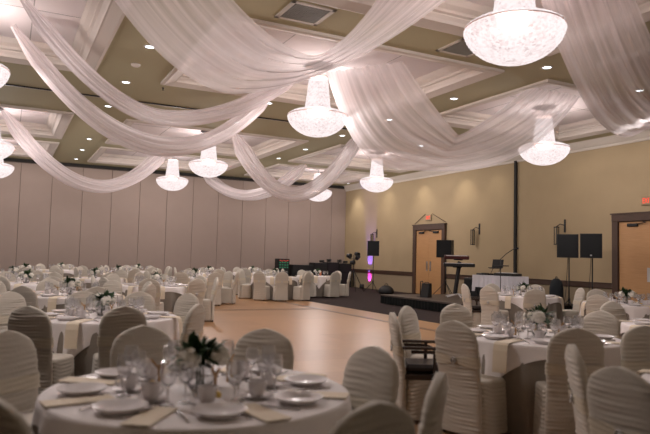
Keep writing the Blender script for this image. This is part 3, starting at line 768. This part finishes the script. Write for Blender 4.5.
table(.45, 14.9, 'fourth left table', None, rad(20), 240, 0)
table(2.15, 17.6, 'fifth left table', None, rad(5), 240, 0)
table(5.1, 18.7, 'corner dance floor table', [(4.42, 17.62, False, .1), (5.35, 17.5, False, -.2), (6.1, 18.2), (6.25, 19.1), (5.2, 19.95), (4.1, 19.4), (3.95, 18.4)], rad(5), 250, 0)
table(.2, 18.4, 'sixth left table', None, rad(25), 240, 0)
table(3.3, 21.3, 'left rear table', None, rad(10), 240, 0)
table(.6, 22.0, 'seventh left table', None, rad(0), 240, 0)
table(8.35, 20.3, 'end dance floor table', [(7.42, 19.38), (8.05, 18.95), (9.05, 19.1), (9.6, 20.1), (8.6, 21.5), (7.2, 20.6), (7.45, 21.2)], rad(5), 250, 0)
table(6.9, 23.2, 'second end table', [(6.85, 21.95), (7.75, 22.2), (5.9, 22.4), (8.1, 23.3), (7.0, 24.4), (5.75, 23.6)], rad(5), 250, 0)
table(10.75, 21.9, 'road-case table', [(9.9, 20.9), (10.9, 20.65), (11.75, 21.2), (11.9, 22.4), (10.7, 23.1), (9.6, 22.4)], rad(5), 250, 0)
table(4.6, 25.2, 'centre rear table', None, rad(10), 240, 0)
table(1.9, 25.3, 'farthest left table', None, rad(30), 240, 0)
table(9.3, 25.2, 'right rear table', None, rad(12), 240, 0)
oc = MB().lathe([(.001, 0), (.035, 0), (.035, .17), (.03, .18), (.001, .18)], n=16)
tag(ob('pillar_candle', oc, M_ORANGE, smooth=True, loc=(11.0, 22.1, .764)), 'tall orange pillar candle on the road-case table', 'candle')

# ------------------------------------------------------------------ stage and band gear
st = thing('low_stage', 'low stage platform with black skirting in front of the tan wall', 'stage', (0, 0, 0))
ob('stage_deck', MB().box((13.2, 15.72, .27), (3.9, 4.7, .05), bev=.006), M_STAGE, st)
def skirt(u, v):
    per = [(11.27, 18.78), (11.27, 12.62), (15.1, 12.62)]
    L1 = 4.74; L2 = 3.83; d = u*(L1+L2)
    wv = .018*sin(d*2*PI/.16)*(1-v*.6)
    if d < L1: return (11.26+wv, 18.08-d, .245*v+.006)
    return (11.27+(d-L1), 13.34+wv, .245*v+.006)
ob('stage_skirt', MB().grid(skirt, 500, 3).box((13.2, 15.72, .13), (3.7, 4.55, .22)), M_BLACKCLOTH, st)
SZ = .296
def tripod(mb, x, y, z, r, h, az=.3, rr=.012):
    for k in range(3):
        a = az+2*PI*k/3; mb.tube([(x, y, z+h), (x+r*cos(a), y+r*sin(a), z+.012)], rr, 6)
def speaker_stand(label, x, y, z0, ztop, az=.3, group=None):
    t = thing('speaker_stand', label, 'speaker stand', (x, y, z0), 0, group)
    ob('pole', MB().tube([(0, 0, .10), (0, 0, ztop-z0)], .018), M_BLACK, t, True)
    for k in range(3):
        a = az+2*PI*k/3; ob('leg', MB().tube([(0, 0, .45), (.42*cos(a), .42*sin(a), .012)], .011, 6), M_BLACK, t, True)
    ob('collar', MB().lathe([(.03, .42), (.03, .50)], n=12), M_BLACK, t, True)
def speaker(label, x, y, z, wd, dp, h, rz, group=None):
    t = thing('loudspeaker', label, 'speaker', (x, y, z), rz, group)
    mb = MB(); V = [(-dp/2, -wd/2, 0), (-dp/2, wd/2, 0), (dp/2, wd*.36, 0), (dp/2, -wd*.36, 0)]
    V += [(a, b, h) for a, b, _ in V]; mb.add(V, [(0, 1, 2, 3), (4, 7, 6, 5), (0, 4, 5, 1), (1, 5, 6, 2), (2, 6, 7, 3), (3, 7, 4, 0)])
    ob('cabinet', mb, M_BLACK, t)
    ob('grille', MB().box((-dp/2-.008, 0, h/2), (.014, wd-.04, h-.04), bev=.004), M_GRILLE, t)
    return t
face = math.atan2(16, 14)+.0
speaker_stand('black tripod stand under the speaker beside purple light', 14.6, 24.1, .005, 1.60, .5, 'speaker stands')
speaker('black loudspeaker on a stand beside the purple uplight', 14.6, 24.1, 1.605, .52, .42, .66, .95, 'loudspeakers on stands')
speaker_stand('black tripod stand under the left speaker of right pair', 14.3, 12.92, .005, 1.64, .2, 'speaker stands')
sp1 = speaker('black loudspeaker on a stand, left one of the right pair', 14.3, 12.92, 1.645, .58, .42, .66, .55, 'loudspeakers on stands')
speaker_stand('black tripod stand under the right speaker of right pair', 14.3, 12.12, .005, 1.64, .9, 'speaker stands')
sp2 = speaker('black loudspeaker on a stand, right one of the right pair', 14.3, 12.12, 1.645, .56, .42, .66, .55, 'loudspeakers on stands')
for s_, dy in ((sp1, 0), (sp2, 0)):
    ob('cable', MB().tube([(.10, .05, .05), (.12, .08, -.5), (.18, .12, -1.0), (.10, .2, -1.6)], .008, 6), M_BLACK, s_, True)
ob('brand_badge', MB().box((-.228, 0, .07), (.004, .05, .035), bev=.001), M_SILVER, sp2, label='small silver badge')
speaker_stand('black pole stand on stage behind the keyboards', 13.5, 17.50, SZ, 1.57, .5, 'speaker stands')
speaker('square black loudspeaker on stage in front of the oak doors', 13.5, 17.50, 1.575, .56, .36, .60, .45, 'loudspeakers on stands')
# keyboard stand
kb = thing('keyboard_stand', 'black column keyboard stand with white feet on stage', 'keyboard stand', (13.25, 16.55, SZ), 0)
ob('column', MB().box((0, .02, .62), (.09, .14, 1.1), rot=Matrix.Rotation(.20, 3, 'X'), bev=.02), M_BLACK, kb)
WHT = mat('white_metal', (.75, .72, .72), .4)
for ex, ey in ((-.15, .42), (-.25, -.50), (-.45, -.05), (.25, -.1)): ob('foot', MB().tube([(0, -.05, .11), (ex, ey, .015)], .018, 8), WHT, kb, True)
for zz in (.98, 1.22): ob('tier_arm', MB().box((-.02, .0-.12*(zz-.9), zz), (.34, .06, .04), bev=.01), M_BLACK, kb)
def keyboard(label, x, y, z, L, tilt, rz, mcol):
    t = thing('stage_keyboard', label, 'keyboard', (x, y, z), rz, 'keyboards on the stand'); rt = Matrix.Rotation(tilt, 3, 'Y')
    t.rotation_euler = (0, tilt, rz)
    ob('body', MB().box((0, 0, .035), (.34, L, .11), bev=.02), mcol, t)
    ky = MB()
    for i in range(28): ky.box((-.08, -L/2+.07+(L-.14)*i/27, .095), (.13, (L-.14)/29, .012))
    ob('keys', ky, WHT, t)
keyboard('upper black and dark red keyboard on the stage stand', 13.25, 16.62, 1.56, .80, -.12, .95, mat('dark_red_body', (.07, .02, .02), .4))
keyboard('lower longer black keyboard on the stage stand', 13.22, 16.45, 1.31, 1.0, -.06, .95, M_BLACK)
mo = thing('floor_monitor', 'small black stage monitor before the oak doors', 'speaker', (12.0, 16.55, SZ), .5)
ob('cabinet', MB().add([(-.15, -.13, 0), (-.15, .13, 0), (.15, .13, 0), (.15, -.13, 0), (-.05, -.13, .44), (-.05, .13, .44), (.13, .13, .44), (.13, -.13, .44)], [(0, 3, 2, 1), (4, 5, 6, 7), (0, 1, 5, 4), (1, 2, 6, 5), (2, 3, 7, 6), (3, 0, 4, 7)]), M_BLACK, mo)
ob('carry_handle', MB().tube([(.04, -.1, .41), (.04, -.06, .47), (.04, .06, .47), (.04, .1, .41)], .012), M_BLACK, mo, True)
ms = thing('boom_microphone_stand', 'small black boom stand arching beside the stage monitor', 'microphone stand', (12.1, 17.0, SZ), 0)
ob('boom', MB().tube([(0, 0, .02), (0, 0, .40), (-.02, -.05, .49), (-.04, -.16, .50), (-.05, -.24, .40)], .014), M_BLACK, ms, True)
ob('microphone', MB().lathe([(.001, 0), (.03, .01), (.035, .05), (.02, .09), (.001, .1)], c=(-.05, -.25, .31), n=12), M_BLACK, ms, True)
ob('round_base', MB().lathe([(.001, 0), (.13, 0), (.13, .012), (.02, .02), (.001, .02)], n=20), M_BLACK, ms, True)
# black drum-ish boxes behind the keyboards
for (x, y, sx, sy, h, lb) in ((14.4, 16.9, .5, .9, .62, 'black amplifier case on stage behind the keyboard stand'), (14.5, 15.95, .5, .7, .45, 'low black amplifier case on stage left of the white table'), ):
    t = thing('amplifier_case', lb, 'case', (x, y, SZ)); ob('case_body', MB().box((0, 0, h/2), (sx, sy, h), bev=.02), M_BLACK, t)
    ob('front_panel', MB().box((-sx/2-.004, 0, h/2), (.012, sy-.08, h-.1), bev=.003), M_GRILLE, t)
# disc jockey table
dj = thing('folding_table', 'long folding table under the white cloth on stage', 'table', (13.40, 14.74, SZ))
ob('tabletop', MB().box((0, 0, .74), (.74, 1.56, .04), bev=.008), M_DARKWOOD, dj)
for sx in (-1, 1):
    for sy in (-1, 1): ob('leg', MB().tube([(sx*.3, sy*.66, .006), (sx*.3, sy*.66, .72)], .016), M_BLACK, dj, True)
def djc(u, v):   # front skirt with folds, longer at the right end
    pass
cb = MB(); nU = 200; hx, hy = .385, .795
per = 2*(2*hx+2*hy); V = []; rows = 8; ring = []
for i in range(nU):
    d = per*i/nU
    if d < 2*hy: p = (-hx, hy-d); nn = (-1, 0)
    elif d < 2*hy+2*hx: p = (-hx+(d-2*hy), -hy); nn = (0, -1)
    elif d < 4*hy+2*hx: p = (hx, -hy+(d-2*hy-2*hx)); nn = (1, 0)
    else: p = (hx-(d-4*hy-2*hx), hy); nn = (0, 1)
    drop = .37 if not (1.10 < d < 2*hy+.5) else .62
    if d < .12 or d > per-.1: drop = .50
    ring.append((p, nn, drop, d))
for k in range(rows+1):
    for (p, nn, drop, d) in ring:
        u = k/rows; wv = .022*u*(1+sin(d*2*PI/.19+1.5*sin(d)))
        V.append((p[0]+nn[0]*wv, p[1]+nn[1]*wv, .766-drop*u))
Fc = [(k*nU+i, k*nU+(i+1) % nU, (k+1)*nU+(i+1) % nU, (k+1)*nU+i) for k in range(rows) for i in range(nU)]+[tuple(range(nU))]
cb.add(V, Fc)
tag(ob('white_stage_tablecloth', cb, mat('bluish_white_linen', (.70, .69, .74), .8), smooth=False, loc=(13.40, 14.74, SZ)), 'white cloth hanging over the long table on stage', 'tablecloth')
TZ = SZ+.768
mx_ = thing('audio_mixer', 'flat black mixing console at right end of stage table', 'mixer', (13.35, 14.35, TZ), .1)
ob('console', MB().box((0, 0, .04), (.42, .72, .08), bev=.015), M_BLACK, mx_)
kn = MB(); rr = random.Random(2)
for i in range(12):
    for j in range(3): kn.lathe([(.012, 0), (.012, .02), (.001, .022)], c=(-.12+j*.1, -.31+i*.056, .08), n=8)
ob('knobs', kn, M_SILVER, mx_, True)
lp = thing('open_laptop', 'open black laptop near middle of the stage table', 'laptop', (13.35, 14.88, TZ+.22), .35)
ob('keyboard_deck', MB().box((0, 0, .01), (.25, .36, .02), bev=.004), M_BLACK, lp)
ob('screen', MB().box((.15, 0, .14), (.014, .36, .26), rot=Matrix.Rotation(.25, 3, 'Y'), bev=.003), M_BLACK, lp)
ls = thing('laptop_stand', 'thin black stand raising the laptop on stage table', 'laptop stand', (13.35, 14.88, TZ), .35)
ob('stand_frame', MB().box((0, 0, .212), (.24, .28, .014)).tube([(-.1, -.12, .01), (.08, -.12, .21)], .008).tube([(-.1, .12, .01), (.08, .12, .21)], .008).box((-.02, 0, .008), (.26, .3, .014)), M_BLACK, ls)
cd = thing('record_player_deck', 'low black media deck at left part of stage table', 'media deck', (13.3, 15.28, TZ), 0)
ob('deck_body', MB().box((0, 0, .025), (.36, .42, .05), bev=.01), M_BLACK, cd); ob('platter', MB().lathe([(.001, .05), (.12, .05), (.12, .062), (.001, .062)], n=24), M_GRILLE, cd, True)
bs = thing('microphone_stand', 'tall thin microphone stand before the stage table', 'microphone stand', (12.8, 14.05, SZ), 0)
ob('pole', MB().tube([(0, 0, .02), (0, 0, 1.28)], .012), M_BLACK, bs, True)
ob('boom_arm', MB().tube([(0, .03, 1.24), (.1, -.12, 1.42), (.2, -.34, 1.57)], .010), M_BLACK, bs, True)
ob('microphone', MB().tube([(.2, -.30, 1.55), (.22, -.46, 1.58)], [.018, .028]), M_BLACK, bs, True)
ob('round_base', MB().lathe([(.001, 0), (.14, 0), (.14, .015), (.02, .025), (.001, .025)], n=20), M_BLACK, bs, True)
ob('music_ledge', MB().box((-.02, -.05, 1.07), (.2, .42, .03), bev=.006), M_BLACK, bs)
# dark monitor/chair shape right of stage, floor wedge
wg = thing('black_equipment_bag', 'upright dark equipment bag by the wall, left of right speaker pair', 'bag', (14.9, 14.0, SZ if False else .005), .3)
wg.location = (15.55, 14.55, .005)
ob('bag_body', MB().lathe([(.001, 0), (.20, .0), (.22, .1), (.21, .7), (.17, .90), (.08, .99), (.001, 1.0)], n=20), mat('dark_navy_fabric', (.02, .024, .028), .8), wg, True)
ob('bag_handle', MB().tube([(-.06, 0, .98), (-.04, 0, 1.05), (.04, 0, 1.05), (.06, 0, .98)], .012), M_BLACK, wg, True)

# tripod with stage lights, left
lt = thing('lighting_tripod', 'black tripod with clustered stage lights near the room corner', 'stage light', (14.0, 24.8, .005), 0)
ob('pole', MB().tube([(0, 0, .2), (0, 0, 1.62)], .018), M_BLACK, lt, True)
for k in range(3): a = .2+2*PI*k/3; ob('leg', MB().tube([(0, 0, .95), (.62*cos(a), .62*sin(a), .012)], .014, 6), M_BLACK, lt, True)
for dx, dy, dz, tl in ((-.1, .30, 1.58, .5), (.05, -.22, 1.50, -.5), (-.05, .05, 1.28, .2), (.08, -.12, 1.66, .9)):
    ob('lamp_head', MB().lathe([(.05, -.10), (.085, -.08), (.10, .02), (.11, .11), (.10, .11), (.001, .06)], n=16).mesh('lamp_head', M_BLACK, True), None, lt, loc=(dx, dy, dz)).rotation_euler = (1.2+tl, tl, .6)
ob('cross_bar', MB().tube([(-.08, .34, 1.46), (.04, -.28, 1.42)], .016), M_BLACK, lt, True)
bg = thing('black_gear_bag', 'low black gear bag on the carpet behind the stage end', 'bag', (14.6, 23.0, .005), .4)
ob('bag_body', MB().lathe([(.001, 0), (.30, .0), (.34, .08), (.30, .22), (.16, .33), (.001, .36)], n=20), M_BLACK, bg, True)
ob('strap', MB().tube([(-.15, 0, .31), (-.08, 0, .42), (.08, 0, .42), (.15, 0, .31)], .012), M_BLACK, bg, True)
# purple uplight at the wall
up = thing('purple_uplight', 'small floor uplight washing the tan wall violet and magenta', 'uplight', (15.75, 27.05, .005), 0)
ob('housing', MB().lathe([(.001, 0), (.10, 0), (.11, .03), (.11, .20), (.09, .20), (.001, .14)], n=20), M_BLACK, up, True)
ob('lens', MB().lathe([(.001, .165), (.088, .165), (.088, .170), (.001, .170)], n=20), mat('magenta_lens', (1, .2, .9), .4, emit=(1, .12, .95), estr=6), up, True)
spotlight('uplight_lamp', (15.95, 27.05, .24), (16.2, 27.05, 2.0), 800, (.15, .08, 1.0), .46, .6, .02)
spotlight('uplight_lamp', (15.9, 27.05, .22), (16.2, 27.05, .55), 60, (.9, .04, 1), .9, .8, .02)
# road cases / gear table along the back wall
def case(label, x, y, z, sx, sy, h, rz=0):
    t = thing('road_case', label, 'case', (x, y, z), rz, 'black road cases by the back wall')
    ob('case_body', MB().box((0, 0, h/2), (sx, sy, h), bev=.02), M_BLACK, t)
    tr_ = MB()
    for q in (-1, 1): tr_.box((q*(sx/2-.01), -sy/2, h/2), (.04, .03, h), bev=.004)
    tr_.box((0, -sy/2, h*.62), (sx, .03, .03), bev=.004)
    ob('edge_trim', tr_, M_GRILLE, t)
    return t
rk = case('upright equipment rack with small coloured lights by back wall', 12.2, 28.8, .005, .56, .5, 1.36)
rk.name = 'equipment_rack'; rk['category'] = 'equipment rack'; del rk['group']
led = MB()
for i in range(5): led.box((-.2+.1*i, -.262, 1.28-.03*(i % 2)), (.05, .01, .03))
ob('red_lights', led, mat('led_red', (.5, .05, .04), .5, emit=(1, .15, .1), estr=.35), rk)
led = MB()
for i in range(12): led.box((-.2+.13*(i % 4), -.262, 1.18-.12*(i//4)), (.07, .01, .03))
ob('green_lights', led, mat('led_green', (.03, .25, .12), .5, emit=(.1, .7, .35), estr=.16), rk)
case('long low black road case right of the equipment rack', 13.25, 28.8, .005, 1.2, .6, 1.08)
case('black road case with pale card on top, left of row end', 14.15, 28.7, .005, .75, .6, 1.2)
case('middle black road case of the far right row', 14.85, 28.7, .005, .62, .6, 1.24)
case('rightmost black road case next to the room corner', 15.55, 28.7, .005, .68, .6, 1.20)
for i, (x, z, h, lb) in enumerate(((14.35, 1.21, .14, 'on the card-topped case'), (14.75, 1.25, .17, 'on the middle road case'), (15.35, 1.21, .20, 'on left half of the rightmost case'), (15.7, 1.21, .13, 'on right half of the rightmost case'))):
    t = thing('coiled_cable', 'dark heap of coiled cable ' + lb, 'cable', (x, 28.7, z), i*.6, 'cable coils on road cases')
    ob('coil', MB().tube([((.12+.01*sin(5*q))*cos(q), (.12+.01*sin(3*q))*sin(q), .015+(h-.03)*q/25) for q in [25*k/90 for k in range(91)]], .012, 6), M_BLACK, t, True)

# ------------------------------------------------------------------ wall fittings
def sconce(y, z, label):
    t = thing('wall_sconce', label, 'wall light', (WX, y, z), 0, 'black iron wall sconces')
    ob('backplate', MB().box((-.015, -.05, .10), (.03, .07, .42), bev=.008), M_BLACK, t)
    lan = MB()
    for a, b in ((-.05, -.05), (-.05, .05), (.05, .05), (.05, -.05)): lan.box((-.16+a, .16+b, -.22), (.016, .016, .56))
    for zz in (-.50, .06): lan.box((-.16, .16, zz), (.13, .13, .03), bev=.005)
    ob('lantern_frame', lan, M_BLACK, t)
    ob('glass', MB().box((-.16, .16, -.22), (.08, .08, .5)), mat('sconce_glass', (.35, .28, .18), .3), t)
    ob('bracket', MB().tube([(-.02, -.04, .12), (-.10, .06, .16), (-.16, .16, .08)], .014), M_BLACK, t, True)
sconce(19.0, 2.62, 'black iron lantern sconce on the tan wall right of oak doors')
sconce(14.85, 2.60, 'black iron lantern sconce above the left speaker of right pair')
sconce(26.5, 2.62, 'black iron sconce over the speaker beside the purple light')
def exit_sign(y, z, label):
    t = thing('exit_sign', label, 'exit sign', (WX, y, z), 0, 'red exit signs')
    ob('case', MB().box((-.03, 0, 0), (.06, .42, .26), bev=.01), M_EXITBOX, t)
    L = MB(); x = -.064
    def bar(yc, zc, w_, h_, sl=0): L.box((x, yc, zc), (.006, w_, h_), rot=Matrix.Rotation(sl, 3, 'X'))
    # seen from the room the letters run toward -y
    s0 = .135
    for yy in (s0,):
        bar(yy, 0, .018, .15); [bar(yy-.025, q, .06, .018) for q in (-.066, 0, .066)]
    bar(s0-.10, 0, .018, .165, .50); bar(s0-.10, 0, .018, .165, -.50)
    bar(s0-.175, 0, .018, .15)
    bar(s0-.25, .066, .08, .018); bar(s0-.25, 0, .018, .15)
    ob('red_letters', L, M_EXIT, t)
exit_sign(22.2, 3.30, 'lit red exit sign above the oak double doors')
exit_sign(11.80, 3.32, 'lit red exit sign above the right doorway')
wr = MB(); pts = [(WX-.03, 23.22, 3.06), (WX-.03, 22.45, 3.46)]
wr.tube(pts, .012).tube([(WX-.03, 21.0, 3.06), (WX-.03, 21.95, 3.46)], .012)
tag(ob('hanging_wires', wr, M_RAIL, smooth=True), 'thin dark wires sloping from exit sign to door frame corners', 'wire')

# ------------------------------------------------------------------ wall washers
for y, p in ((28.4, 1.0), (25.4, .8), (22.6, .9), (19.8, .9), (18.0, .4), (14.2, .10), (11.2, .06)):
    spotlight('wall_washer', (15.35, y, CZ-.04), (16.2, y, 2.2), P_WASH*p, (1, .88, .72), 1.6, 1.0, .06)
